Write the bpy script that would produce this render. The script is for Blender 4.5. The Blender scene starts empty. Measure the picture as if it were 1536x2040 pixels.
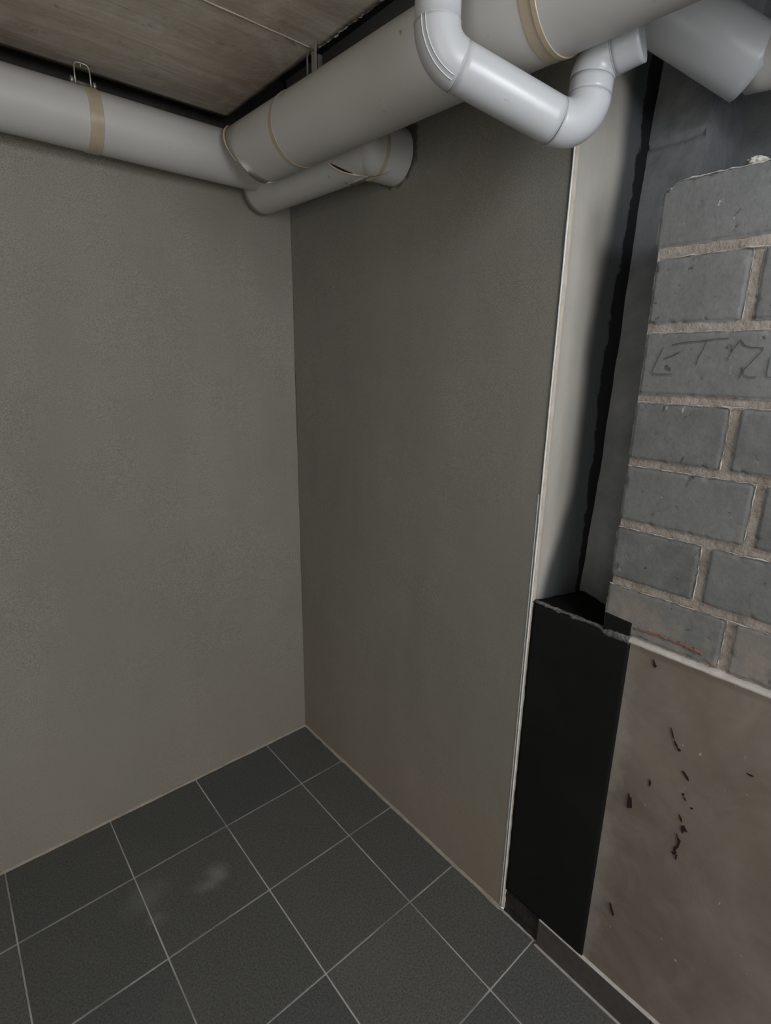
import bpy, bmesh, math, random
from mathutils import Vector, Matrix, noise
random.seed(7)
PI = math.pi
SC = bpy.context.scene
COL = SC.collection

# ---------------------------------------------------------------- camera
cam_d = bpy.data.cameras.new('camera')
cam = bpy.data.objects.new('camera', cam_d)
COL.objects.link(cam)
YAW, PITCH, ROLL = 0.712026, -0.271656, 0.015163
CAMPOS = Vector((-1.04965, -1.73149, 1.53523))
fw = Vector((math.sin(YAW)*math.cos(PITCH), math.cos(YAW)*math.cos(PITCH), math.sin(PITCH)))
rt = Vector((math.cos(YAW), -math.sin(YAW), 0))
up = rt.cross(fw)
r2 = rt*math.cos(ROLL) + up*math.sin(ROLL)
u2 = -rt*math.sin(ROLL) + up*math.cos(ROLL)
M = Matrix((r2, u2, -fw)).transposed().to_4x4()
M.translation = CAMPOS
cam.matrix_world = M
cam_d.sensor_fit = 'HORIZONTAL'
cam_d.sensor_width = 36
cam_d.lens = 1058.905/1536*36
cam_d.clip_start = 0.02
SC.camera = cam

# ---------------------------------------------------------------- light
vs = SC.view_settings
vs.view_transform = 'Standard'
vs.look = 'None'
vs.gamma = 1
vs.use_curve_mapping = False
vs.exposure = -0.22
w = bpy.data.worlds.new('world')
SC.world = w
w.use_nodes = True
w.node_tree.nodes['Background'].inputs[0].default_value = (0.75, 0.87, 1.0, 1)
w.node_tree.nodes['Background'].inputs[1].default_value = 1.0

def area(name, loc, target, sx, sy, power, color):
    d = bpy.data.lights.new(name, 'AREA')
    d.shape = 'RECTANGLE'
    d.size = sx
    d.size_y = sy
    d.energy = power
    d.color = color
    o = bpy.data.objects.new(name, d)
    COL.objects.link(o)
    o.location = loc
    o.rotation_euler = (Vector(target) - Vector(loc)).to_track_quat('-Z', 'Y').to_euler()
    return o
# daylight through the window in the wall behind the camera
area('window_daylight', (-1.15, -3.9, 1.55), (-0.85, 0, 1.2), 0.95, 0.85, 38, (0.93, 0.96, 1.0))
LAMP = (-0.44, -1.90, 2.00)
d = bpy.data.lights.new('ceiling_bulb', 'POINT')
d.energy = 15.5
d.shadow_soft_size = 0.09
d.color = (0.88, 0.94, 1.0)
o = bpy.data.objects.new('ceiling_bulb', d)
COL.objects.link(o)
o.location = LAMP
# added warm fill by the left doorway, lifting the lower walls
area('warm_fill_left', (-2.5, -2.3, 1.1), (0, -1.2, 0.9), 0.8, 1.8, 17, (1.0, 0.93, 0.83))

# ---------------------------------------------------------------- helpers
def fbm(p, oct=4):
    v = 0; a = 1; s = 0
    for k in range(oct):
        v += a*noise.noise(p*(2**k)); s += a; a *= 0.5
    return v/s

def link(name, bm, mat, parent=None, smooth=False):
    me = bpy.data.meshes.new(name)
    bm.normal_update()
    bm.to_mesh(me)
    bm.free()
    for m in (mat if isinstance(mat, (list, tuple)) else [mat]):
        me.materials.append(m)
    if smooth:
        for p in me.polygons: p.use_smooth = len(p.vertices) < 5
    o = bpy.data.objects.new(name, me)
    COL.objects.link(o)
    if parent: o.parent = parent
    return o

def struct(o):
    o['kind'] = 'structure'
    return o

def tag(o, label, cat, group=None):
    o['label'] = label
    o['category'] = cat
    if group: o['group'] = group
    return o

def thing(name, label, cat, group=None):
    o = bpy.data.objects.new(name, None)
    o.empty_display_size = 0.05
    COL.objects.link(o)
    return tag(o, label, cat, group)

def box(bm, x0, x1, y0, y1, z0, z1, mi=0):
    vs_ = [bm.verts.new((x, y, z)) for x in (x0, x1) for y in (y0, y1) for z in (z0, z1)]
    fs = []
    for idx in ((0,1,3,2),(4,6,7,5),(0,4,5,1),(2,3,7,6),(0,2,6,4),(1,5,7,3)):
        f = bm.faces.new([vs_[i] for i in idx]); f.material_index = mi; fs.append(f)
    return vs_

def bev(bm, w_, seg=2):
    bmesh.ops.bevel(bm, geom=list(bm.edges), offset=w_, segments=seg, profile=0.6, affect='EDGES')

def grid(bm, fn, nu, nv, mi=0, flip=False):
    V = [[bm.verts.new(fn(i/nu, j/nv)) for j in range(nv+1)] for i in range(nu+1)]
    for i in range(nu):
        for j in range(nv):
            q = [V[i][j], V[i+1][j], V[i+1][j+1], V[i][j+1]]
            if flip: q.reverse()
            f = bm.faces.new(q); f.material_index = mi
            f.smooth = True
    return V

def sweep(bm, pts, rad, n=48, mi=0, caps=True, cut0=None, cut1=None):
    """tube along pts (Vectors); rad number or fn(t, ang, point)"""
    pts = [Vector(p) for p in pts]
    N = len(pts)
    tang = []
    for i in range(N):
        a = pts[max(i-1, 0)]; b = pts[min(i+1, N-1)]
        tang.append((b-a).normalized())
    t0 = tang[0]
    ref = Vector((0, 0, 1)) if abs(t0.z) < 0.9 else Vector((0, 1, 0))
    nx = t0.cross(ref).normalized()
    rings = []
    for i in range(N):
        if i:
            q = tang[i-1].rotation_difference(tang[i])
            nx = q @ nx
        ny = tang[i].cross(nx).normalized()
        ring = []
        for k in range(n):
            a = 2*PI*k/n
            r = rad(i/(N-1), a, pts[i]) if callable(rad) else rad
            ring.append(bm.verts.new(pts[i] + nx*math.cos(a)*r + ny*math.sin(a)*r))
        rings.append(ring)
    if cut0: _cut(rings[0], tang[0], cut0)
    if cut1: _cut(rings[-1], tang[-1], cut1)
    for i in range(N-1):
        for k in range(n):
            f = bm.faces.new([rings[i][k], rings[i+1][k], rings[i+1][(k+1) % n], rings[i][(k+1) % n]])
            f.smooth = True; f.material_index = mi
    if caps:
        f = bm.faces.new(rings[0]); f.material_index = mi
        f = bm.faces.new(list(reversed(rings[-1]))); f.material_index = mi
    return rings

def _cut(ring, t, plane):
    """slide ring verts along t onto plane (point, normal) - a mitred end"""
    P0, nn = Vector(plane[0]), Vector(plane[1])
    for v in ring:
        v.co = v.co + t*((P0 - v.co).dot(nn)/t.dot(nn))

def arc(c, a, b, R, n=10):
    """fillet points at corner c coming from a going to b with bend radius R"""
    c = Vector(c); da = (Vector(a)-c).normalized(); db = (Vector(b)-c).normalized()
    th = da.angle(db)
    d = R/math.tan(th/2)
    s = c+da*d; e = c+db*d
    bis = (da+db).normalized()
    ctr = c + bis*(R/math.sin(th/2))
    out = []
    v0 = s-ctr; v1 = e-ctr
    ang = v0.angle(v1); ax = v0.cross(v1).normalized()
    for i in range(n+1):
        out.append(ctr + Matrix.Rotation(ang*i/n, 3, ax) @ v0)
    return out

# ---------------------------------------------------------------- materials
class MB:
    def __init__(s, name, rough=0.8, spec=0.3):
        s.m = bpy.data.materials.new(name); s.m.use_nodes = True
        s.nt = s.m.node_tree; s.N = s.nt.nodes; s.L = s.nt.links
        s.b = s.N['Principled BSDF']
        s.b.inputs['Roughness'].default_value = rough
        s.b.inputs['Specular IOR Level'].default_value = spec
        g = s.N.new('ShaderNodeNewGeometry'); s.pos = g.outputs['Position']; s.geo = g
        s.bump_in = None
    def noise(s, scale, detail=4, rough=0.55, vec=None, dist=0, stretch=None):
        n = s.N.new('ShaderNodeTexNoise')
        n.inputs['Scale'].default_value = scale
        n.inputs['Detail'].default_value = detail
        n.inputs['Roughness'].default_value = rough
        n.inputs['Distortion'].default_value = dist
        v = vec or s.pos
        if stretch:
            mp = s.N.new('ShaderNodeMapping'); mp.inputs['Scale'].default_value = stretch
            s.L.new(v, mp.inputs['Vector']); v = mp.outputs[0]
        s.L.new(v, n.inputs['Vector'])
        return n.outputs['Fac']
    def ramp(s, fac, stops):
        r = s.N.new('ShaderNodeValToRGB')
        e = r.color_ramp.elements
        while len(e) < len(stops): e.new(0.5)
        for k, (p, c) in enumerate(stops):
            e[k].position = p
            e[k].color = (c, c, c, 1) if not isinstance(c, tuple) else (*c, 1)
        s.L.new(fac, r.inputs[0])
        return r.outputs[0]
    def mix(s, fac, a, b, mode='MIX'):
        m = s.N.new('ShaderNodeMix'); m.data_type = 'RGBA'; m.blend_type = mode
        for inp, v in ((m.inputs[0], fac), (m.inputs[6], a), (m.inputs[7], b)):
            if hasattr(v, 'node'): s.L.new(v, inp)
            elif isinstance(v, tuple): inp.default_value = (*v, 1)
            else: inp.default_value = v
        return m.outputs[2]
    def math(s, op, a, b=None, clamp=False):
        m = s.N.new('ShaderNodeMath'); m.operation = op; m.use_clamp = clamp
        for inp, v in ((m.inputs[0], a), (m.inputs[1], b)):
            if v is None: continue
            if hasattr(v, 'node'): s.L.new(v, inp)
            else: inp.default_value = v
        return m.outputs[0]
    def xyz(s):
        n = s.N.new('ShaderNodeSeparateXYZ'); s.L.new(s.pos, n.inputs[0]); return n.outputs
    def smooth(s, v, a, b):
        m = s.N.new('ShaderNodeMapRange'); m.interpolation_type = 'SMOOTHSTEP'
        s.L.new(v, m.inputs[0]); m.inputs[1].default_value = a; m.inputs[2].default_value = b
        return m.outputs[0]
    def color(s, c):
        if hasattr(c, 'node'): s.L.new(c, s.b.inputs['Base Color'])
        else: s.b.inputs['Base Color'].default_value = (*c, 1)
    def bump(s, h, strength=0.3, dist=0.002):
        b = s.N.new('ShaderNodeBump')
        b.inputs['Strength'].default_value = strength; b.inputs['Distance'].default_value = dist
        s.L.new(h, b.inputs['Height'])
        if s.bump_in: s.L.new(s.bump_in, b.inputs['Normal'])
        s.bump_in = b.outputs[0]
        s.L.new(b.outputs[0], s.b.inputs['Normal'])

def plaster(name, base, stain=None, extra=None):
    m = MB(name, 0.85, 0.25)
    n1 = m.noise(1.3, 4, 0.6, stretch=(1, 1, 0.45))
    c = m.mix(m.ramp(n1, [(0.3, 0.0), (0.7, 1.0)]), tuple(k*0.82 for k in base), tuple(k*1.15 for k in base))
    n2 = m.noise(7, 5, 0.6)
    c = m.mix(m.ramp(n2, [(0.35, 0.0), (0.75, 0.35)]), c, (base[0]*1.2, base[1]*1.13, base[2]*1.02))
    n4 = m.noise(9, 3, 0.5, stretch=(1, 1, 14))
    c = m.mix(m.ramp(n4, [(0.4, 0.0), (0.8, 0.22)]), c, tuple(k*0.8 for k in base))
    n3 = m.noise(380, 2, 0.6)
    c = m.mix(m.ramp(n3, [(0.3, 0.55), (0.7, 1.0)]), (0, 0, 0), c)
    n5 = m.noise(2.2, 3, 0.5, stretch=(1.6, 1.6, 0.35))
    c = m.mix(m.ramp(n5, [(0.42, 0.0), (0.66, 0.6)]), c, (base[0]*0.68, base[1]*0.70, base[2]*0.62))
    if stain:
        z = m.xyz()[2]
        low = m.smooth(m.math('ADD', z, m.math('MULTIPLY', m.noise(4, 4), -0.5)), 0.5, -0.15)
        c = m.mix(m.math('MULTIPLY', low, stain[1]), c, stain[0])
    if extra: c = extra(m, c)
    m.color(c)
    m.bump(n3, 0.35, 0.0012)
    m.bump(m.noise(30, 4, 0.6), 0.25, 0.004)
    m.bump(m.noise(3.0, 2, 0.5), 0.5, 0.01)
    return m.m

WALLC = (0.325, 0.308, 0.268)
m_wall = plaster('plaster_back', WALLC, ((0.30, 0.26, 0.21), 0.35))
def right_extra(m, c):
    # broken dark plaster round the place where the branch pipe enters
    vd = m.N.new('ShaderNodeVectorMath'); vd.operation = 'DISTANCE'
    vd.inputs[1].default_value = (0, -0.535, 2.07)
    m.L.new(m.pos, vd.inputs[0])
    d = m.math('ADD', vd.outputs['Value'], m.math('MULTIPLY', m.noise(45, 3), 0.035))
    return m.mix(m.smooth(d, 0.108, 0.094), c, (0.06, 0.055, 0.05))
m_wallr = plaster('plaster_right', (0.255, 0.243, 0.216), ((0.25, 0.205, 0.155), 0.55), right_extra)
m_wallb = plaster('plaster_far', (0.36, 0.34, 0.30))

def reveal_mat():
    m = MB('plaster_reveal', 0.8, 0.25)
    x, y, z = m.xyz()
    n2 = m.noise(9, 4, 0.6)
    c = m.mix(n2, (0.50, 0.465, 0.41), (0.42, 0.39, 0.345))
    # brick-edge shadow painted in with black primer on the deep side, its limit runs out towards the edge near the ledge
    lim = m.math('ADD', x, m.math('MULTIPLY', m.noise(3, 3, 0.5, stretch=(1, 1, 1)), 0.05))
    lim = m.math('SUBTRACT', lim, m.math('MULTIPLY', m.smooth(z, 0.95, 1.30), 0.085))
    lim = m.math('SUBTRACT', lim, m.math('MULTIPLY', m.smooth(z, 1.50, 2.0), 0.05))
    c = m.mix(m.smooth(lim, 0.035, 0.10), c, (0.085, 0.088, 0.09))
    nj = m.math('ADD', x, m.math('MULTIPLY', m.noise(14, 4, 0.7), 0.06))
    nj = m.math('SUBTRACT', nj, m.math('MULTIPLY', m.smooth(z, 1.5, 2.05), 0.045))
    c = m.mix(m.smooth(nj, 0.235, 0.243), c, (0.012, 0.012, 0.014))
    m.color(c)
    m.bump(m.noise(40, 4, 0.6), 0.4, 0.004)
    return m.m
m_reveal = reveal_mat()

def ceiling_mat():
    m = MB('board_marked_concrete', 0.88, 0.2)
    base = (0.33, 0.29, 0.235)
    g = m.noise(5, 5, 0.65, stretch=(0.6, 5, 1), dist=0.6)
    c = m.mix(m.ramp(g, [(0.3, 0.0), (0.7, 1.0)]), (0.40, 0.35, 0.275), (0.56, 0.50, 0.42))
    n1 = m.noise(2.2, 4, 0.6)
    c = m.mix(m.ramp(n1, [(0.42, 0.0), (0.62, 0.8)]), c, (0.31, 0.25, 0.19))
    n2 = m.noise(9, 5, 0.7, dist=0.4)
    c = m.mix(m.ramp(n2, [(0.5, 0.0), (0.72, 0.55)]), c, (0.64, 0.60, 0.52))
    n3 = m.noise(26, 4, 0.7)
    c = m.mix(m.ramp(n3, [(0.62, 0.0), (0.72, 0.6)]), c, (0.20, 0.16, 0.13))
    m.color(c)
    m.bump(g, 0.3, 0.004)
    m.bump(m.noise(60, 4, 0.6), 0.3, 0.002)
    return m.m
m_ceil = ceiling_mat()

def rough_mat(name, c1, c2, scale=12, rough=0.9, bs=0.5, bd=0.006, spec=0.2):
    m = MB(name, rough, spec)
    n = m.noise(scale, 5, 0.65)
    m.color(m.mix(m.ramp(n, [(0.3, 0.0), (0.7, 1.0)]), c1, c2))
    m.bump(m.noise(scale*4, 4, 0.6), bs, bd)
    return m.m
m_recess = rough_mat('shade_dark_concrete', (0.022, 0.021, 0.019), (0.04, 0.038, 0.033))  # near-black concrete, the shade above the pipes put into its colour
m_shaft = rough_mat('shaft_render', (0.14, 0.148, 0.156), (0.235, 0.24, 0.245), 9)
m_bit = rough_mat('bitumen_black', (0.0055, 0.0062, 0.0056), (0.009, 0.0095, 0.0085), 6, 0.75, 0.25, 0.002, 0.15)
m_bitdust = rough_mat('dusty_bitumen', (0.035, 0.035, 0.034), (0.22, 0.22, 0.21), 38, 0.85, 0.8, 0.006)
m_bitbrown = rough_mat('cut_bitumen', (0.014, 0.012, 0.011), (0.04, 0.034, 0.028), 30, 0.8, 0.8, 0.006)
m_mortar = rough_mat('brick_mortar', (0.21, 0.178, 0.150), (0.34, 0.30, 0.262), 30, 0.92, 0.9, 0.004)
m_fin = rough_mat('pale_mortar_crust', (0.36, 0.33, 0.29), (0.50, 0.47, 0.43), 40, 0.9, 0.5, 0.002)
m_lip = rough_mat('pale_filler', (0.40, 0.375, 0.34), (0.55, 0.52, 0.48), 30, 0.8, 0.4, 0.003)
m_zinc = rough_mat('zinc_bead', (0.55, 0.58, 0.60), (0.78, 0.80, 0.80), 50, 0.45, 0.2, 0.001, 0.5)
m_edge = rough_mat('beige_plaster_edge', (0.42, 0.37, 0.31), (0.55, 0.49, 0.42), 30, 0.85, 0.5, 0.003)
m_foot = rough_mat('plaster_foot', (0.27, 0.235, 0.19), (0.40, 0.355, 0.295), 14, 0.9, 0.6, 0.004)
m_steel = MB('galvanised_steel', 0.4, 0.5); m_steel.color((0.42, 0.40, 0.35)); m_steel.b.inputs['Metallic'].default_value = 0.7; m_steel = m_steel.m
m_darksteel = MB('dull_steel', 0.55, 0.4); m_darksteel.color((0.12, 0.12, 0.11)); m_darksteel.b.inputs['Metallic'].default_value = 0.5; m_darksteel = m_darksteel.m

def brick_mat():
    m = MB('grey_sand_lime_brick', 0.85, 0.25)
    ri = m.geo.outputs['Random Per Island']
    base = m.mix(ri, (0.108, 0.110, 0.108), (0.152, 0.153, 0.149))
    n = m.noise(14, 5, 0.65)
    c = m.mix(m.ramp(n, [(0.35, 0.0), (0.72, 0.75)]), base, (0.195, 0.197, 0.19))
    nf = m.noise(90, 4, 0.7)
    c = m.mix(m.ramp(nf, [(0.3, 0.3), (0.6, 0.0)]), c, (0.08, 0.08, 0.08))
    n2 = m.noise(55, 4, 0.6, dist=0.5)
    c = m.mix(m.ramp(n2, [(0.64, 0.0), (0.70, 0.8)]), c, (0.05, 0.05, 0.05))
    n3 = m.noise(33, 3, 0.6, stretch=(1, 2, 1))
    c = m.mix(m.ramp(n3, [(0.70, 0.0), (0.76, 0.8)]), c, (0.5, 0.48, 0.45))
    # mortar smears on the lowest course
    z = m.xyz()[2]
    sm = m.math('MULTIPLY', m.smooth(z, 1.14, 1.0), m.ramp(m.noise(11, 4, 0.6), [(0.42, 0.0), (0.6, 0.75)]))
    c = m.mix(sm, c, (0.27, 0.225, 0.19))
    m.color(c)
    m.bump(m.noise(120, 3, 0.6), 0.35, 0.0015)
    m.bump(n2, 0.4, -0.003)
    return m.m
m_brick = brick_mat()

def plinth_mat():
    m = MB('smooth_cement_render', 0.72, 0.3)
    x, y, z = m.xyz()
    n1 = m.noise(4, 4, 0.6, dist=0.5)
    c = m.mix(m.ramp(n1, [(0.3, 0.0), (0.7, 1.0)]), (0.130, 0.106, 0.083), (0.195, 0.166, 0.136))
    n2 = m.noise(9, 5, 0.65, dist=1.2)
    c = m.mix(m.ramp(n2, [(0.5, 0.0), (0.8, 0.5)]), c, (0.20, 0.195, 0.168))
    # grey worn band beside the black coating
    yy = m.math('ADD', y, m.math('MULTIPLY', m.noise(7, 5, 0.7), 0.14))
    c = m.mix(m.math('MULTIPLY', m.smooth(yy, -1.275, -1.23), 0.6), c, (0.25, 0.238, 0.21))
    n3 = m.noise(60, 3, 0.6)
    c = m.mix(m.ramp(n3, [(0.70, 0.0), (0.74, 0.7)]), c, (0.4, 0.37, 0.33))
    m.color(c)
    m.bump(n2, 0.25, 0.004)
    m.bump(m.noise(5, 3, 0.6), 0.6, 0.01)
    return m.m
m_plinth = plinth_mat()

def fxy(px, py):
    d = r2*((px-768)/1058.905) - u2*((py-1020)/1058.905) + fw
    t = -CAMPOS.z/d.z
    return CAMPOS.x+d.x*t, CAMPOS.y+d.y*t
SCUFFS = [(*fxy(430, 1745), 0.05, 0.35), (*fxy(405, 1765), 0.04, 0.18), (*fxy(290, 1790), 0.08, 0.15), (*fxy(310, 1830), 0.03, 0.18)]
def tile_mat():
    m = MB('anthracite_tile', 0.55, 0.35)
    ri = m.geo.outputs['Random Per Island']
    base = m.mix(ri, (0.122, 0.127, 0.123), (0.176, 0.173, 0.160))
    n = m.noise(200, 2, 0.7)
    c = m.mix(m.ramp(n, [(0.3, 0.35), (0.72, 1.0)]), (0.02, 0.02, 0.02), base)
    # dusty scuffs
    n2 = m.noise(3.0, 5, 0.6, dist=0.6)
    c = m.mix(m.ramp(n2, [(0.5, 0.0), (0.8, 0.25)]), c, (0.16, 0.155, 0.145))
    for (px, py, rr, st) in SCUFFS:
        vd = m.N.new('ShaderNodeVectorMath'); vd.operation = 'DISTANCE'
        vd.inputs[1].default_value = (px, py, 0); m.L.new(m.pos, vd.inputs[0])
        d = m.math('ADD', vd.outputs['Value'], m.math('MULTIPLY', m.noise(16, 4, 0.6), 0.10))
        c = m.mix(m.math('MULTIPLY', m.smooth(d, rr+0.055, 0.045), st), c, (0.42, 0.42, 0.40))
    m.color(c)
    m.bump(n, 0.25, 0.0008)
    m.bump(m.noise(90, 3, 0.6), 0.3, 0.0015)
    return m.m
m_tile = tile_mat()
def grout_mat():
    m = MB('pale_grout', 0.9, 0.2)
    n = m.noise(5, 4, 0.6)
    m.color(m.mix(m.ramp(n, [(0.32, 0.0), (0.58, 1.0)]), (0.24, 0.235, 0.22), (0.58, 0.57, 0.54)))
    return m.m
m_grout = grout_mat()
m_skirt = rough_mat('dark_skirting_tile', (0.056, 0.050, 0.045), (0.074, 0.067, 0.060), 60, 0.55, 0.3, 0.001, 0.35)

def jacket_mat(name, col, rough, spec, dirt):
    m = MB(name, rough, spec)
    n = m.noise(5, 4, 0.6)
    c = m.mix(m.ramp(n, [(0.3, 0.0), (0.7, 1.0)]), tuple(k*0.93 for k in col), col)
    n2 = m.noise(40, 3, 0.5, dist=0.8)
    c = m.mix(m.ramp(n2, [(0.72, 0.0), (0.76, dirt)]), c, (0.10, 0.095, 0.09))
    # dust lying on the upward-facing side
    nz = m.N.new('ShaderNodeSeparateXYZ'); m.L.new(m.geo.outputs['Normal'], nz.inputs[0])
    d = m.math('MULTIPLY', m.smooth(nz.outputs[2], 0.35, 0.95), m.math('MULTIPLY', m.noise(9, 4), dirt*1.2))
    c = m.mix(d, c, (0.20, 0.17, 0.145))
    m.color(c)
    m.bump(m.noise(7, 2, 0.5), 0.35, 0.006)
    return m.m
m_jacket = jacket_mat('grey_pvc_jacket', (0.47, 0.455, 0.435), 0.48, 0.4, 0.6)
m_white = jacket_mat('smooth_pvc_pipe', (0.46, 0.468, 0.48), 0.34, 0.45, 0.2)
m_seam = MB('pvc_raised_seam', 0.25, 0.55); m_seam.color((0.60, 0.61, 0.62)); m_seam = m_seam.m
m_tape = rough_mat('yellowed_tape', (0.35, 0.285, 0.20), (0.41, 0.34, 0.245), 25, 0.35, 0.15, 0.001, 0.45)
m_edgefoam = rough_mat('cream_cut_edge', (0.52, 0.42, 0.28), (0.62, 0.50, 0.36), 40, 0.6, 0.3, 0.002)
m_pink = rough_mat('pale_cut_edge', (0.55, 0.43, 0.36), (0.65, 0.52, 0.44), 40, 0.6, 0.3, 0.002)
m_dark = rough_mat('dark_gap_foam', (0.02, 0.018, 0.015), (0.035, 0.03, 0.025), 30)
m_ink = MB('blue_black_pencil', 0.6, 0.3); m_ink.color((0.045, 0.06, 0.08)); m_ink = m_ink.m
m_red = rough_mat('red_chalk', (0.26, 0.085, 0.065), (0.17, 0.15, 0.14), 60, 0.9)
m_nick = MB('dark_nick', 0.9, 0.1); m_nick.color((0.022, 0.017, 0.014)); m_nick = m_nick.m
m_dust = rough_mat('mortar_dab', (0.36, 0.34, 0.31), (0.5, 0.48, 0.44), 40, 0.9, 0.8, 0.004)

# ---------------------------------------------------------------- floor
X0, Y0 = -2.6, -4.0       # far sides of the room, behind and left of the camera
ZC = 2.22
bm = bmesh.new()
box(bm, X0, 0.004, Y0, 0, -0.03, -0.0016, 1)
S, MX, MY = 0.30, -0.192042, -0.275586
g = 0.0020
xs = [0.0] + [MX - S*k for k in range(9)]
ys = [0.0] + [MY - S*k for k in range(14)]
for i in range(len(xs)-1):
    for j in range(len(ys)-1):
        xa, xb = max(xs[i+1], X0)+g, xs[i]-(g if i else 0.004)
        ya, yb = max(ys[j+1], Y0)+g, ys[j]-(g if j else 0.004)
        if xb-xa < 0.01 or yb-ya < 0.01: continue
        b2 = bmesh.new()
        dz = random.uniform(-0.0004, 0.0003)
        box(b2, xa, xb, ya, yb, -0.008, dz)
        bmesh.ops.bevel(b2, geom=[e for e in b2.edges if all(v.co.z > -0.005 for v in e.verts)], offset=0.0010, segments=1, affect='EDGES')
        me = bpy.data.meshes.new('t'); b2.to_mesh(me); b2.free(); bm.from_mesh(me); bpy.data.meshes.remove(me)
struct(link('floor', bm, [m_tile, m_grout]))

# ---------------------------------------------------------------- plastered walls
def wob(p, a=0.0015, s=3.0):
    return a*fbm(Vector(p)*s, 3)
bm = bmesh.new()
# back wall, inner face at y = 0 with hand-trowelled unevenness
grid(bm, lambda u, v: Vector((X0 + (0-X0)*u, wob((X0*(1-u), 0, 2.17*v), 0.004), 2.17*v)), 80, 80)
box(bm, X0, 0.6, 0.006, 0.12, 0, 2.17)
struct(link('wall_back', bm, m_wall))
bm = bmesh.new()
grid(bm, lambda u, v: Vector((wob((0.5, -1.064*u, 2.4*v), 0.004)*min(1, (1-u)*12), -1.060*u, 2.4*v)), 60, 90)
box(bm, 0.006, 0.32, -1.058, 0.006, 0, 2.4)
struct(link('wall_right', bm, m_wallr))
# end face of the right wall, turning into the niche
bm = bmesh.new()
def rev(u, v):
    x = 0.0 + 0.42*u; z = 0.90 + 1.5*v
    return Vector((x, -1.064 + 0.005*fbm(Vector((x*6, 3, z*4)), 3)*min(1, u*8), z))
grid(bm, rev, 30, 90)
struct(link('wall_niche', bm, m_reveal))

bm = bmesh.new()
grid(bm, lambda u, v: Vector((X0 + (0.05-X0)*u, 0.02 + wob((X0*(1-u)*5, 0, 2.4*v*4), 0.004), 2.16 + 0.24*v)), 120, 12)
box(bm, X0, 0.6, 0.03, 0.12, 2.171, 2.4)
struct(link('wall_back_top', bm, m_recess))  # wall top coloured dark to stand for the shade above the pipe

# plaster skim foot where the walls meet the tiles
bm = bmesh.new()
def foot_b(u, v):
    x = -2.55*u
    h = 0.006 + 0.005*(fbm(Vector((x*9, 1, 0)), 3)+0.3)
    d = 0.005 + 0.004*(fbm(Vector((x*13, 7, 0)), 3)+0.2)
    a = v*PI/2
    return Vector((x, -d*math.cos(a)-0.0005, 0.001+h*math.sin(a)))
grid(bm, foot_b, 240, 4)
o = struct(link('trim_1', bm, m_foot))
bm = bmesh.new()
def foot_r(u, v):
    y = -1.062*u
    h = 0.006 + 0.006*(fbm(Vector((y*11, 4, 0)), 3)+0.3)
    d = 0.006 + 0.007*(fbm(Vector((y*14, 9, 0)), 3)+0.2)
    a = v*PI/2
    return Vector((-d*math.cos(a)-0.0005, y, 0.001+h*math.sin(a)))
grid(bm, foot_r, 160, 4)
struct(link('trim_2', bm, m_foot))

# ---------------------------------------------------------------- plinth, bitumen and brick wall
YF = Y0
bm = bmesh.new()
def pl(u, v):
    y = -1.309 + (YF+1.309)*u; z = 0.985*v
    return Vector((0.0035*fbm(Vector((y*4, 2, z*4)), 3)*min(1, u*60), y, z))
grid(bm, pl, 240, 50, flip=True)
box(bm, 0.006, 0.16, YF, -1.312, 0, 0.984)
box(bm, 0.006, 0.30, -1.312, -1.0645, 0, 0.90)
struct(link('wall_plinth', bm, m_plinth))

# black waterproof coating : face, uneven ledge and dusty lip
coat = thing('bitumen_coating', 'matt black bitumen coating on the low wall between grey plaster and brown cement render', 'waterproof coating')
coat.location = (0, -1.19, 0)
bm = bmesh.new()
def face_(u, v):
    y = -1.0725 - (1.3105-1.0725)*u
    ztop = 0.984 + 0.003*fbm(Vector((y*40, 5, 0)), 3)
    z = 0.088*(1-0.0) + (ztop-0.088)*v
    if u == 0: y += 0.003*fbm(Vector((z*30, 1, 1)), 3)
    x = -0.0035 + 0.0012*fbm(Vector((y*12, 3, z*9)), 3)
    if v == 1: x += 0.002
    return Vector((x, y, z)) - coat.location
V = grid(bm, face_, 30, 80, flip=True)
for i in range(31):   # turned-in border gives it thickness
    pass
r = bmesh.ops.extrude_edge_only(bm, edges=[e for e in bm.edges if e.is_boundary])
for v in [q for q in r['geom'] if isinstance(q, bmesh.types.BMVert)]: v.co.x += 0.008
link('coating_face', bm, m_bit, coat)
bm = bmesh.new()
def low_(u, v):
    y = -1.070 - (1.190-1.070)*u
    z = 0.0015 + (0.094-0.0015)*v
    return Vector((0.001 + 0.004*fbm(Vector((y*30, 3, z*40)), 4) - 0.004*(1-v)*abs(fbm(Vector((y*22, 8, z*10)), 3)), y, z)) - coat.location
grid(bm, low_, 30, 20, flip=True)
r = bmesh.ops.extrude_edge_only(bm, edges=[e for e in bm.edges if e.is_boundary])
for v in [q for q in r['geom'] if isinstance(q, bmesh.types.BMVert)]: v.co.x += 0.008
p_ = link('torn_foot', bm, m_bitbrown, coat); p_['label'] = 'brownish torn foot of the coating'
bm = bmesh.new()
def ledge(u, v):
    x = -0.003 + 0.30*u
    y = -1.062 - (1.262-1.062)*v
    z = 0.985 - 0.035*min(1, x/0.2) - 0.055*max(0, (v-0.1))*min(1, x/0.12)
    z += 0.005*fbm(Vector((x*30, y*30, 2)), 4)
    return Vector((x, y, z)) - coat.location
grid(bm, ledge, 40, 30, flip=True)
link('ledge_top', bm, m_bit, coat)
bm = bmesh.new()
pts = []
for k in range(160):
    t = k/159
    y = -1.066 - 0.243*t
    pts.append(Vector((0.0045, y, 0.984 - 0.001*t)) - coat.location)
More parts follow.
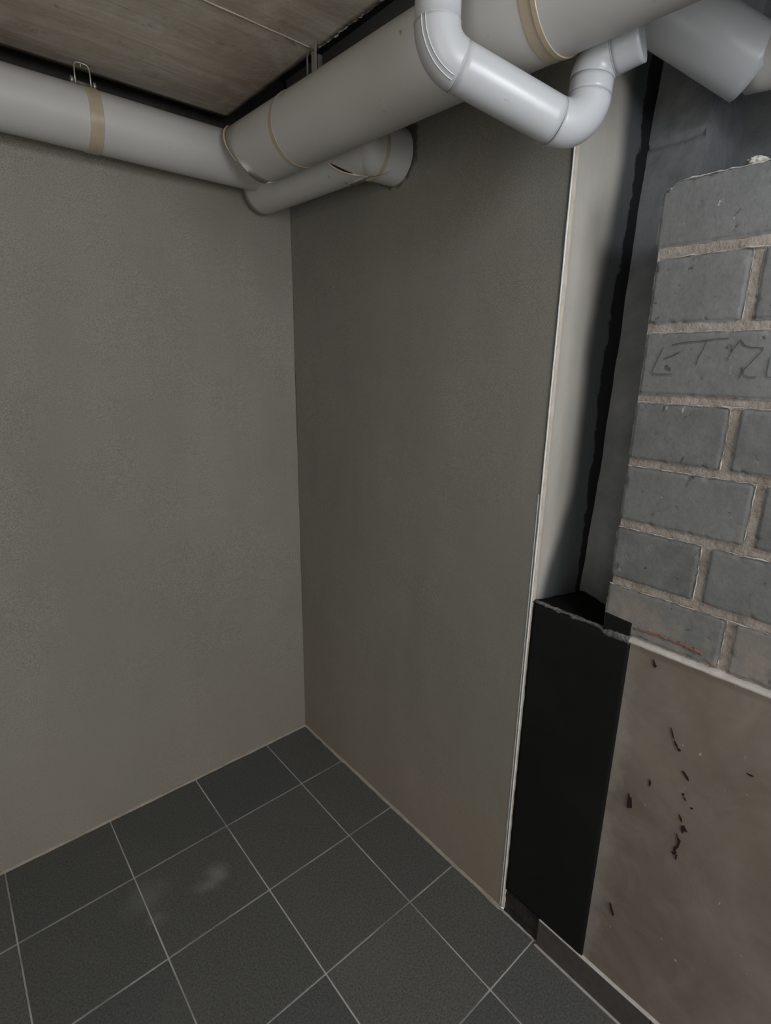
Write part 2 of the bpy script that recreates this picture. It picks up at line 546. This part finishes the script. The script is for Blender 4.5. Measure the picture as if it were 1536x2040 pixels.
def lr(t, a, p):
    return 0.0055 + 0.005*fbm(Vector((p.y*45, math.cos(a), math.sin(a)))*1.0, 4) + 0.0065*max(0, min(1, (t-0.74)*14))
sweep(bm, pts, lr, 12)
p_ = link('dusty_lip', bm, m_bitdust, coat, True); p_['label'] = 'dusty grey worn lip'
bm = bmesh.new()
box(bm, -0.0035, 0.004, -1.307, -1.249, 0.986, 1.022)
for v in bm.verts:
    if v.co.z > 1.0 and v.co.y > -1.27: v.co.z += 0.004
bev(bm, 0.001, 1)
for v in bm.verts: v.co -= coat.location
link('lapped_patch', bm, m_bit, coat)

# brick wall --------------------------------------------------------------
bm = bmesh.new()
courses = [   # z0, z1, joints (brick splits), left end
    (0.993, 1.093, [-1.4785], -1.245),
    (1.109, 1.219, [-1.4165], -1.247),
    (1.235, 1.347, [-1.4800], -1.249),
    (1.361, 1.471, [-1.4215], -1.250),
    (1.486, 1.597, [-1.5000], -1.252),
    (1.612, 1.723, [-1.4130], -1.251),
    (1.741, 1.846, [-1.4900], -1.246),
]
def brick(bm, ya, yb, za, zb, seed, topbrick=False):
    """front face patch with rounded worn outline + sides; ya > yb"""
    nu = max(14, int((ya-yb)/0.0045)); nv = 25
    L_, H_ = ya-yb, zb-za
    def fn(u, v):
        cr = 0.030 if (topbrick and u < 0.3 and v > 0.5) else 0.012
        y = ya - L_*u; z = za + H_*v
        # rounded corners
        du = min(u, 1-u)*L_; dv = min(v, 1-v)*H_
        if du < cr and dv < cr:
            ku, kv = 1-du/cr, 1-dv/cr
            rr = math.hypot(ku, kv)
            if rr > 1:
                m_ = max(ku, kv)
                f = m_/rr
                ku2, kv2 = ku*f, kv*f
                y += (-1 if u < 0.5 else 1)*(ku-ku2)*cr
                z += (1 if v < 0.5 else -1)*(kv-kv2)*cr
        d = min(du, dv)
        edge = 1 if (u in (0, 1) or v in (0, 1)) else 0
        x = 0.0012*fbm(Vector((y*16, z*16, seed)), 3)
        k = max(0, 1-d/0.0045)
        x += 0.004*k*k*(0.6+0.4*noise.noise(Vector((y*60, z*60, seed))))
        if d < 0.010:
            nn = fbm(Vector((y*70, z*70, seed*3.1)), 3)
            x += max(0, nn-0.18)*0.03*(1-d/0.010)
        if edge:
            w_ = 0.0022*fbm(Vector((y*45, z*45, seed+9)), 3)
            if v in (0, 1): z += w_
            else: y += w_
            x += 0.003
        if topbrick and v > 0.5:
            z += (v-0.5)*2*0.006*fbm(Vector((y*12, 2, 3)), 3)
        return Vector((x, y, z))
    V = grid(bm, fn, nu, nv, flip=True)
    # sides going back
    ring = [V[i][0] for i in range(nu)] + [V[nu][j] for j in range(nv)] + [V[i][nv] for i in range(nu, 0, -1)] + [V[0][j] for j in range(nv, 0, -1)]
    back = [bm.verts.new(v.co + Vector((0.110, 0, 0))) for v in ring]
    for i in range(len(ring)):
        j = (i+1) % len(ring)
        bm.faces.new([ring[i], back[i], back[j], ring[j]])
sd = 0
for ci, (za, zb, js, yl) in enumerate(courses):
    ya = yl
    splits = list(js)
    y = js[-1]
    while y-0.2515 > YF+0.05:
        y -= 0.2515
        splits.append(y)
    splits.append(YF)
    for s_ in splits:
        sd += 1
        jt = 0.0065
        brick(bm, ya, s_+jt, za, zb, sd*1.7, ci == 6 and s_ == splits[0])
        ya = s_-jt
# pale squeezed-out mortar along the brick arrises
for (za, zb, js, yl) in courses:
    ys_ = yl
    pts = []
    for k in range(420):
        y = yl - 0.004 - 0.0025*k
        z = zb + (0.0012 if zb < 1.8 else -0.0005) + 0.0032*fbm(Vector((y*55, zb*9, 2)), 4)
        if zb > 1.8 and y > -1.275: z -= 0.9*(y+1.275)**2*40 + 0.002
        pts.append(Vector((0.0012 + 0.0012*noise.noise(Vector((y*70, zb, 0))), y, z)))
    sweep(bm, pts, lambda t, a, p: max(0.0001, 0.0017*(0.25+fbm(Vector((p.y*38, p.z*3, 5)), 4)*2.6)), 6, mi=2)
    for j in js:
        pts = [Vector((0.0016, j + 0.0062 + 0.003*fbm(Vector((z_*0.16, j*9, 1)), 3), za + (zb-za)*z_/30)) for z_ in range(31)]
        sweep(bm, pts, lambda t, a, p: max(0.0001, 0.0015*(0.25+fbm(Vector((p.y*30, p.z*45, 5)), 3)*2.4)), 6, mi=2)
# mortar bed
def mort(u, v):
    y = -1.252 + (YF+1.252)*u; z = 0.986 + (1.838-0.986)*v
    return Vector((0.0055 + 0.0030*fbm(Vector((y*26, z*34, 1)), 4) + 0.0015*fbm(Vector((y*8, z*90, 3)), 2), y, z))
grid(bm, mort, 700, 200, mi=1, flip=True)
box(bm, 0.012, 0.109, YF, -1.253, 0.986, 1.840, 1)
struct(link('wall_brick', bm, [m_brick, m_mortar, m_fin]))
# mortar dab on top of the wall
bm = bmesh.new()
bmesh.ops.create_icosphere(bm, subdivisions=4, radius=1)
for v in bm.verts:
    n_ = fbm(v.co*1.8, 3)
    v.co = Vector((v.co.x*0.03, v.co.y*0.016, v.co.z*0.0085))*(1+0.35*n_) + Vector((0.03, -1.382, 1.852))
tag(link('mortar_lump', bm, m_dust, None, True), 'pale rounded mortar lump on the top edge of the grey brick wall', 'mortar lump')
bm = bmesh.new()
bmesh.ops.create_icosphere(bm, subdivisions=4, radius=1)
for v in bm.verts:
    n_ = fbm(v.co*2.2+Vector((4, 1, 1)), 3)
    v.co = Vector((v.co.x*0.03, v.co.y*0.035, v.co.z*0.006))*(1+0.35*n_) + Vector((0.03, -1.435, 1.850))
tag(link('mortar_crumb', bm, m_dust, None, True), 'low flat mortar smear right of the rounded lump on the brick wall top', 'mortar smear')

# pencil writing on the third brick from the top
def stroke(bm, pts, wd=0.0016, x=-0.0022):
    P_ = [Vector((x, a, b)) for a, b in pts]
    # resample smoothly
    q = []
    for i in range(len(P_)-1):
        for k in range(6):
            q.append(P_[i].lerp(P_[i+1], k/6))
    q.append(P_[-1])
    q = [p + Vector((0, 0.0004*noise.noise(p*90), 0.0004*noise.noise(p*70+Vector((5, 0, 0))))) for p in q]
    sweep(bm, q, lambda t, a, p: wd*0.5*(0.75+0.35*noise.noise(p*160)), 6)
def pxy(px, py):   # reading of the photographed brick face at x = 0
    d = r2*((px-768)/1058.905) - u2*((py-1020)/1058.905) + fw
    t = -CAMPOS.x/d.x
    return (CAMPOS.y+d.y*t, CAMPOS.z+d.z*t)
K = 1536/296.0
def cp(*a): return [pxy(1240+x_/K*1.0, 640+y_/K) for x_, y_ in a]
bm = bmesh.new()
for s_ in (((435,265),(370,390),(312,520),(325,545),(400,548),(520,545)),
           ((515,248),(620,222),(860,200),(1000,180),(1110,176)),
           ((430,390),(520,360),(600,315)),
           ((890,180),(840,290),(785,390),(770,450)),
           ((1232,190),(1150,290),(1095,380),(1100,400)),
           ((1232,190),(1270,245),(1340,270),(1460,270),(1455,300),(1330,430),(1240,520),(1212,585)),
           ((1245,470),(1260,550),(1300,578),(1385,575)),
           ((1530,370),(1500,520),(1500,570),(1530,582),(1600,582))):
    stroke(bm, cp(*s_))
tag(link('pencil_writing', bm, m_ink), 'thin dark pencilled letters ET and a scrawl across one grey brick', 'writing')
bm = bmesh.new()
prev = None
def redline(u, v):
    px = 1263 + 135*u
    wv = 1.5 + 3.5*abs(noise.noise(Vector((u*14, 2, 2)))) + 2.5*u*u
    py = 1252 + 32*u + 18*u*u + (v-0.5)*2*wv + 2.0*noise.noise(Vector((u*9, 6, 1)))
    y, z = pxy(px, py)
    return Vector((-0.0018 + 0.001*noise.noise(Vector((y*80, z*80, 0))), y, z + 0.0015*noise.noise(Vector((y*90, 0, v)))))
grid(bm, redline, 90, 2)
bmesh.ops.recalc_face_normals(bm, faces=bm.faces)
r = bmesh.ops.extrude_face_region(bm, geom=list(bm.faces))
for v in [q for q in r['geom'] if isinstance(q, bmesh.types.BMVert)]: v.co.x += 0.003
tag(link('chalk_line', bm, m_red), 'faded red marking line along the bottom of the lowest brick', 'marking line')

# white filler strip capping the plinth
bm = bmesh.new()
def strip(u, v):
    y = -1.309 + (YF+1.309)*u
    a = v*PI
    w1 = 0.0075*(1+0.35*fbm(Vector((y*35, 3, 1)), 3))
    return Vector((0.006 - 0.0135*math.sin(a) , y, 0.984 + w1*(-math.cos(a)) + 0.001*fbm(Vector((y*20, 7, 1)), 3)))
grid(bm, strip, 500, 8, flip=True)
struct(link('trim_3', bm, m_lip))

# nicks and gouges in the cement render, one group of holes
bm = bmesh.new()
def nick(poly):
    pts_ = [pxy(*p) for p in poly]
    vs_ = [bm.verts.new((-0.0028, a, b)) for a, b in pts_]
    back = [bm.verts.new((0.002, a, b)) for a, b in pts_]
    bm.faces.new(vs_); bm.faces.new(list(reversed(back)))
    n = len(vs_)
    for i in range(n):
        bm.faces.new([vs_[i], back[i], back[(i+1) % n], vs_[(i+1) % n]])
k7 = 586/1536.0
def c7(*a): return [(950+x_*k7, 1500+y_*k7) for x_, y_ in a]
k6 = 536/1536.0
def c6(*a): return [(1000+x_*k6, 900+y_*k6) for x_, y_ in a]
for pol in (c7((795,210),(800,228),(808,235),(810,285),(785,283),(788,240)),
            c7((903,135),(912,155),(905,175),(900,158)),
            c7((1072,92),(1085,98),(1105,130),(1108,146),(1095,130)),
            c7((1073,210),(1086,212),(1084,222),(1077,220)),
            c7((1082,226),(1092,240),(1094,250),(1086,242)),
            c7((1118,284),(1132,286),(1130,292),(1118,290)),
            c7((1058,318),(1070,340),(1074,362),(1062,345)),
            c7((1070,378),(1085,380),(1100,412),(1086,405),(1076,418),(1066,395)),
            c7((1044,418),(1052,440),(1065,460),(1054,490),(1046,500),(1040,495),(1050,465)),
            c7((1032,486),(1042,492),(1038,512),(1046,522),(1034,520),(1028,505)),
            c7((1018,512),(1030,518),(1040,530),(1024,526)),
            c7((1040,530),(1048,534),(1041,556),(1036,548)),
            c7((694,782),(700,792),(716,846),(710,848),(700,815)),
            c7((1410,105),(1430,112),(1448,122),(1430,118)),
            c6((867,1182),(874,1205),(886,1225),(874,1232),(866,1210)),
            c6((968,1575),(975,1600),(985,1640),(975,1620)),
            c6((985,1645),(1000,1670),(1005,1690),(990,1670)),
            c6((1003,1690),(1020,1700),(1022,1708),(1006,1706))):
    nick(pol)
o = link('render_nicks', bm, m_nick)
tag(o, 'scatter of small dark gouges in the brown cement render below the bricks', 'gouges')
o['kind'] = 'stuff'

# ---------------------------------------------------------------- corner bead on the free edge of the right wall
bead = thing('corner_bead', 'thin pale metal corner bead running up the free edge of the plastered wall', 'corner bead')
bead.location = (0, -1.064, 0)
bm = bmesh.new()
pts = [Vector((-0.002 + 0.0008*fbm(Vector((0, 0, z*3)), 2), -0.001 + 0.0015*fbm(Vector((4, 0, z*2.2)), 2), z)) for z in [0.012 + 2.2*k/160 for k in range(161)]]
sweep(bm, pts, lambda t, a, p: 0.0022*(1+0.25*noise.noise(Vector((a, 0, p.z*25)))), 8)
link('bead_nose', bm, m_zinc, bead, True)
bm = bmesh.new()
box(bm, -0.0012, 0.004, 0.005, 0.0075, 0.012, 1.25)
link('bead_wing', bm, m_zinc, bead)
bm = bmesh.new()
def bl(u, v):
    z = 0.012 + 2.19*u
    wd = 0.0095 if z < 0.98 else 0.006
    wd *= 1+0.3*fbm(Vector((1, 2, z*18)), 3)
    x = -0.0025 if v < 0.99 else 0.006
    return Vector((x + 0.0008*fbm(Vector((z*40, v, 0)), 3), -0.001 - wd*v, z))
grid(bm, bl, 220, 3)
link('plaster_edge', bm, m_edge, bead)['label'] = 'beige plaster edge beside the metal'

# ---------------------------------------------------------------- skirting tile
bm = bmesh.new()
ya = -1.186
yy = ya
for k in range(10):
    yb = max(yy-0.298, YF)
    box(bm, -0.0085, 0.0005, yb, yy, 0.003, 0.088)
    yy = yb-0.002
    if yy < YF+0.05: break
bev(bm, 0.0012, 1)
struct(link('baseboard_right', bm, m_skirt))
bm = bmesh.new()
def sg(u, v):
    y = -1.186 + (YF+1.186)*u
    w_ = 0.0045*(1+0.5*fbm(Vector((y*22, 5, 5)), 3)) * (1 if y < -1.30 else 0.35)
    a = v*PI/2
    return Vector((-0.0075+0.0075*v, y, 0.088 + w_*math.sin(a)))
grid(bm, sg, 300, 3, flip=True)
struct(link('trim_4', bm, m_lip))
bm = bmesh.new()
box(bm, -0.0140, -0.0085, YF, -1.184, 0.0, 0.0025)
struct(link('trim_5', bm, m_lip))

# ---------------------------------------------------------------- shaft behind the niche
prof = [(0.88, 0.225), (1.0, 0.232), (1.33, 0.262), (1.69, 0.279), (2.0, 0.296), (2.4, 0.34)]
def bx(z):
    for (a, xa), (b, xb) in zip(prof, prof[1:]):
        if z <= b: return xa+(xb-xa)*(z-a)/(b-a)
    return prof[-1][1]
bm = bmesh.new()
def sb(u, v):
    y = -1.06 - 0.125*u; z = 0.85+1.55*v
    x = bx(z) + 0.006*fbm(Vector((y*20, z*14, 1)), 4)
    if abs(z-2.015) < 0.004: x += 0.006
    return Vector((x, y, z))
V = grid(bm, sb, 16, 260, flip=True)
def sb2(u, v):
    z = 0.85+1.55*v
    return Vector((bx(z)+0.006*fbm(Vector((-1.185*20, z*14, 1)), 4)*(1-u) + 0.20*u, -1.185, z))
grid(bm, sb2, 6, 120)
struct(link('wall_shaft_pier', bm, m_shaft, None, False))
bm = bmesh.new()
def sb3(u, v):
    y = -1.18 + (YF+1.18)*u; z = 0.85+1.55*v
    return Vector((0.50 + 0.004*fbm(Vector((y*8, z*8, 4)), 3), y, z))
grid(bm, sb3, 120, 40, flip=True)
box(bm, 0.507, 0.6, YF, -1.0, 0.85, 2.4)
struct(link('wall_shaft', bm, m_shaft))

# ---------------------------------------------------------------- ceiling
bm = bmesh.new()
def cl(u, v):
    x = X0 + (-0.235-X0)*u; y = Y0 + (-0.055-Y0)*v
    ex = 0.006*fbm(Vector((2, y*14, 1)), 3) if u == 1 else 0
    ey = 0.004*fbm(Vector((x*12, 5, 1)), 3) if v == 1 else 0
    return Vector((x+ex, y+ey, ZC + 0.0015*fbm(Vector((x*3, y*12, 0)), 3)))
V = grid(bm, cl, 160, 240, flip=True)
edge = [e for e in bm.edges if e.is_boundary]
r = bmesh.ops.extrude_edge_only(bm, edges=edge)
for v in [q for q in r['geom'] if isinstance(q, bmesh.types.BMVert)]: v.co.z = 2.40
# formwork seam left between two boards
pts = [Vector((X0+0.02 + (-0.262-X0)*k/120, -0.512 - 0.012*k/120 + 0.003*fbm(Vector((k*0.2, 0, 0)), 3), ZC)) for k in range(121)]
rings = sweep(bm, pts, lambda t, a, p: 0.0020*(1+0.5*noise.noise(Vector((p.x*25, a, 0)))), 6, mi=1)
struct(link('ceiling', bm, [m_ceil, rough_mat('formwork_fin', (0.32, 0.29, 0.24), (0.48, 0.44, 0.38), 30)]))
# upper slab closing the gap round the lower one
bm = bmesh.new()
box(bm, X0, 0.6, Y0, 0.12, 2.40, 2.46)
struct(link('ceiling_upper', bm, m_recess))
# rough mortar fin along the gap
bm = bmesh.new()
pts = [Vector((-0.236 + 0.008*fbm(Vector((k*0.12, 3, 0)), 4), -0.50 - 0.42*k/160, ZC+0.003)) for k in range(161)]
sweep(bm, pts, lambda t, a, p: 0.0032*(1+0.9*noise.noise(Vector((p.y*110, math.cos(a)*2.5, math.sin(a))))), 10)
struct(link('trim_6', bm, m_ceil, None, True))

# ---------------------------------------------------------------- room sides behind the camera
bm = bmesh.new()
# left wall with an open doorway (y -2.75..-1.85)
box(bm, X0-0.1, X0, -1.85, 0.0, 0, ZC)
box(bm, X0-0.1, X0, Y0, -2.75, 0, ZC)
box(bm, X0-0.1, X0, -2.75, -1.85, 2.02, ZC)
struct(link('wall_left', bm, m_wallb))
bm = bmesh.new()
# front wall with a window opening x -1.65..-0.65, z 1.1..2.0
box(bm, X0, -1.65, Y0-0.12, Y0, 0, 2.4)
box(bm, -0.65, 0.6, Y0-0.12, Y0, 0, 2.4)
box(bm, -1.65, -0.65, Y0-0.12, Y0, 0, 1.1)
box(bm, -1.65, -0.65, Y0-0.12, Y0, 2.0, 2.4)
struct(link('wall_front', bm, m_wallb))
bm = bmesh.new()
for a in ((-1.65,-1.61,1.1,2.0), (-0.69,-0.65,1.1,2.0), (-1.61,-0.69,1.1,1.14), (-1.61,-0.69,1.96,2.0)):
    box(bm, a[0], a[1], Y0-0.08, Y0-0.03, a[2], a[3])
struct(link('window_1', bm, m_white))

# ---------------------------------------------------------------- pipes
def pipe_rad(R, seed, amp=0.0012):
    return lambda t, a, p: R + amp*fbm(Vector((p.x*4+seed, p.y*4, p.z*4 + a)), 2)
def line(a, b, n=20):
    a, b = Vector(a), Vector(b)
    return [a.lerp(b, k/n) for k in range(n+1)]
def band(name, c, axis, R, width, mat, parent, th=0.0006, n=56, seed=0, lift=None):
    """tape band round a pipe"""
    c = Vector(c); axis = Vector(axis).normalized()
    bm = bmesh.new()
    sweep(bm, [c - axis*(width/2+0.0001), c - axis*width/2, c - axis*(width/2-0.0004), c + axis*(width/2-0.0004), c+axis*width/2, c+axis*(width/2+0.0001)],
          lambda t, a, p: R + (th if 0 < t < 1 else -0.001) + 0.0003*noise.noise(Vector((a*2, seed, 0))), n, caps=False)
    return link(name, bm, mat, parent, True)

# pipe along the back wall
P1Y, P1Z, P1R = -0.106, 2.098, 0.067
pa = thing('insulated_pipe', 'grey jacketed pipe running level along the back wall from the left edge', 'pipe')
pa.location = (-0.64, P1Y, P1Z)
bm = bmesh.new()
sweep(bm, line((-2.58, P1Y, P1Z), (-0.13, P1Y, P1Z), 60), pipe_rad(P1R, 1), 64, cut1=((-0.15, P1Y, P1Z), (0.9, 0.25, 0.0)))
for v in bm.verts: v.co -= pa.location
link('jacket', bm, m_jacket, pa, True)
band('tape', (0.0, 0, 0), (1, 0, 0), P1R, 0.030, m_tape, pa, 0.0016)
# place tape: photographed at px x ~190
pa.children[-1].location = (0.017, 0, 0)

# big pipe along the right wall
A2 = Vector((-0.2425, -0.225, 2.0873)); B2 = Vector((-0.2004, -2.4, 2.0586))
P2R = 0.080
ax2 = (B2-A2).normalized()
pb = thing('insulated_pipe', 'widest grey jacketed pipe running under the ceiling along the right wall from the corner', 'pipe')
pb.location = A2
bm = bmesh.new()
sweep(bm, line(A2, B2, 60), pipe_rad(P2R, 5), 72, cut0=(A2, (0, 1, -0.75)))
for v in bm.verts: v.co -= A2
link('jacket', bm, m_jacket, pb, True)
def on2(y): return (B2-A2)*((y-A2.y)/(B2.y-A2.y))
band('tape', on2(-0.445), ax2, P2R, 0.012, m_tape, pb, 0.0012)
band('tape', on2(-1.150), ax2, P2R, 0.026, m_tape, pb, 0.0010)
band('tape', on2(-1.160), ax2, P2R, 0.008, m_tape, pb, 0.0022)
# cream lifted jacket edge at the corner joint
bm = bmesh.new()
pts = []
for k in range(24):
    a = math.radians(125 + 85*k/23)   # angle in the pipe's cross-section, from +x towards +z
    rr = P2R + 0.003
    # follow where the two jackets meet
    x = A2.x + rr*math.cos(a); z = A2.z + rr*math.sin(a)
    yy = A2.y + 0.75*(z-A2.z) + 0.001
    pts.append(Vector((x, yy, z)) - A2)
sweep(bm, pts, lambda t, a, p: 0.0025*(0.4+math.sin(PI*min(1, t*1.3))*0.8 if t < 0.75 else 0.35), 8)
link('lifted_edge', bm, m_edgefoam, pb, True)['label'] = 'cream lifted edge of the jacket'

# branch into the wall under the big pipe
pc = thing('insulated_pipe', 'short bent grey pipe under the widest pipe, entering the right wall by the corner', 'pipe')
AX, AZ, AR = -0.102, 2.056, 0.066
BY = -0.535
pc.location = (AX, -0.3, AZ)
bm = bmesh.new()
mit = ((AX, BY, AZ), (1, -1, 0))
sweep(bm, line((AX-0.02, -0.035, AZ-0.002), (AX, BY, AZ), 24), pipe_rad(AR, 9), 64, cut1=mit)
for v in bm.verts: v.co -= pc.location
link('jacket', bm, m_jacket, pc, True)
SPL = ((AX, -0.49, AZ), (0.97, 1, -0.91))
bm = bmesh.new()
sweep(bm, line((AX, -0.46, AZ), (AX, BY, AZ), 14), pipe_rad(AR+0.0016, 12), 64, cut0=SPL, cut1=mit, caps=False)
for v in bm.verts: v.co -= pc.location
link('jacket_gore', bm, m_jacket, pc, True)
bm = bmesh.new()
sweep(bm, line((AX, BY, AZ), (0.012, BY, AZ+0.002), 14), pipe_rad(AR+0.0016, 12), 64, cut0=mit)
for v in bm.verts: v.co -= pc.location
link('jacket', bm, m_jacket, pc, True)
band('tape', Vector((AX+0.020, BY, AZ)) - pc.location, (1, 0, 0), AR+0.0016, 0.011, m_tape, pc, 0.0014)
# opened joint seam between the two pieces
bm = bmesh.new()
def seam_pts(a0, a1, extra, n=20):
    out = []
    for k in range(n+1):
        a = math.radians(a0+(a1-a0)*k/n)
        dx, dz = (AR+extra)*math.cos(a), (AR+extra)*math.sin(a)
        out.append(Vector((AX + dx, -0.49 - 0.97*dx + 0.91*dz, AZ + dz)) - pc.location)
    return out
sweep(bm, seam_pts(188, 268, 0.0014), lambda t, a, p: 0.0034*math.sin(PI*min(1, t*1.15+0.02))**0.6 + 0.0006, 8)
link('lifted_edge', bm, m_pink, pc, True)['label'] = 'pale cut edge standing open'
bm = bmesh.new()
sweep(bm, [p + Vector((0.0, -0.006, 0.0)) for p in seam_pts(205, 245, 0.0008)], lambda t, a, p: 0.0036*math.sin(PI*t)**0.6+0.0002, 8)
link('gap_foam', bm, m_dark, pc, True)['label'] = 'dark gap in the joint'

# slim smooth pipe : drops, runs level in front, rises and turns away
WR = 0.0342
YW = -1.052
xl, xr, zb = -0.376, -0.130, 1.985
pw = thing('waste_pipe', 'slim smooth light grey pipe bent in a U in front of the widest pipe', 'pipe')
pw.location = (xl, YW, zb)
zt = 2.012
p_top = Vector((xl, YW, 2.219)); c1 = Vector((xl, YW, zb)); c2 = Vector((xr-0.012, -1.168, 1.903)); c3 = Vector((xr-0.006, -1.172, zt)); p_end = c3 + Vector((0.26, -1, 0.22)).normalized()*0.070
a1 = arc(c1, p_top, c2, 0.050, 16)
a2 = arc(c2, c1, c3, 0.045, 16)
a3 = arc(c3, c2, p_end, 0.037, 12)
def wp(name, pts, R=WR, caps=True, mat=m_white, **kw):
    bm = bmesh.new()
    sweep(bm, pts, R, 48, caps=caps, **kw)
    for v in bm.verts: v.co -= pw.location
    return link(name, bm, mat, pw, True)
wp('upper_pipe', line(p_top, a1[0], 6))
wp('elbow', a1, WR+0.0008)
wp('level_pipe', line(a1[-1], a2[0], 16))
wp('elbow', a2, WR+0.0006)
wp('riser_pipe', line(a2[-1], a3[0], 4))
wp('elbow', a3, WR+0.0008)
wp('end_sleeve', line(a3[-1], p_end, 6), WR+0.0012)
# raised seam beads on the left elbow
toc = (CAMPOS-c1).normalized()
for off in (-0.0035, 0.0035):
    bm = bmesh.new()
    pts = []
    ctr = None
    e1 = (p_top-c1).normalized(); e2 = (c2-c1).normalized(); nn = e1.cross(e2).normalized()
    if nn.dot(toc) < 0: nn = -nn
    bis = (e1+e2).normalized(); ctr = c1 + bis*(0.050/math.sin(e1.angle(e2)/2))
    for p in a1[:-1]:
        out = (p-ctr).normalized()
        ang_ = 0.62 + off/WR
        d = out*math.cos(ang_) + nn*math.sin(ang_)
        pts.append(p + d*(WR+0.0010))
    sweep(bm, pts, 0.0008, 6)
    for v in bm.verts: v.co -= pw.location
    link('seam_bead', bm, m_seam, pw, True)
for (c, t) in ((a1[0], Vector((0, 0, 1))), (a1[-1], (c2-c1).normalized()), (a3[-1], (p_end-c3).normalized())):
    bm = bmesh.new()
    sweep(bm, [c-t*0.0009, c-t*0.0006, c+t*0.0006, c+t*0.0009], lambda tt, a, p: WR+(0.0013 if 0 < tt < 1 else 0.0), 48, caps=False)
    for v in bm.verts: v.co -= pw.location
    link('joint_ring', bm, m_white, pw, True)

# large branch crossing over the brick wall into the shaft
def ray(px, py): return r2*((px-768)/1058.905) - u2*((py-1020)/1058.905) + fw
pe = thing('insulated_pipe', 'thick light grey pipe crossing above the brick wall at the top right', 'pipe')
E0 = Vector((-0.010, -1.095, 2.2107)); axE = Vector((1, -1.007, -0.756)).normalized()
ER = 0.0565
E1 = E0 + axE*0.320
pe.location = E0
bm = bmesh.new()
sweep(bm, line(E0, E1, 20), pipe_rad(ER, 20), 64)
for v in bm.verts: v.co -= E0
link('jacket', bm, m_white, pe, True)
F1 = E1 + Vector((0.03, -0.45, -0.03))
bm = bmesh.new()
sweep(bm, line(E1-axE*0.01, F1, 16), pipe_rad(0.046, 22), 48)
for v in bm.verts: v.co -= E0
link('narrow_sleeve', bm, m_jacket, pe, True)

# ---------------------------------------------------------------- hangers
hg = thing('pipe_hanger', 'small galvanised U hanger above the back wall pipe, beside the tape', 'pipe hanger')
hg.location = (-0.628, P1Y, P1Z+P1R)
bm = bmesh.new()
w2 = 0.017
top = 0.050
pl_ = [(-w2, -0.004), (-w2*1.0, 0.028), (-w2*0.95, 0.044), (-w2*0.7, top), (0, top+0.001), (w2*0.7, top), (w2*0.95, 0.044), (w2, 0.028), (w2, -0.004)]
sweep(bm, [Vector((a, 0, b)) for a, b in pl_], 0.0018, 8)
link('wire_loop', bm, m_steel, hg, True)
bm = bmesh.new()
sweep(bm, [Vector((-0.022, 0.004, 0.010)), Vector((0.022, 0.004, 0.010))], 0.0045, 12)
link('cross_bolt', bm, m_darksteel, hg, True)
for s_ in (-1, 1):
    bm = bmesh.new()
    sweep(bm, [Vector((s_*0.0215, 0.003, 0.011)), Vector((s_*0.0275, 0.003, 0.011))], 0.0085, 6)
    link('nut', bm, m_steel, hg)
bm = bmesh.new()
sweep(bm, [Vector((-0.002, 0, top-0.008)), Vector((-0.002, 0, ZC-P1Z-P1R))], 0.0016, 8)
link('rod', bm, m_steel, hg, True)

hk = thing('pipe_hanger', 'dark dull metal strap hanger between the ceiling edge and the widest pipe', 'pipe hanger')
hk.location = on2(-0.545) + A2 + Vector((-0.020, 0, P2R))
bm = bmesh.new()
box(bm, -0.002, 0.001, -0.009, 0.009, -0.006, ZC-hk.location.z-0.001)
bev(bm, 0.0006, 1)
link('strap', bm, m_steel, hk)
bm = bmesh.new()
sweep(bm, [Vector((-0.016, 0.004, -0.012)), Vector((-0.016, 0.004, 0.03)), Vector((-0.012, 0.003, 0.040)), Vector((-0.002, 0, 0.044))], 0.0022, 8)
link('hook', bm, m_darksteel, hk, True)
bm = bmesh.new()
box(bm, 0.004, 0.016, -0.010, 0.010, 0.004, 0.036)
bev(bm, 0.003, 2)
link('clamp_block', bm, m_darksteel, hk)
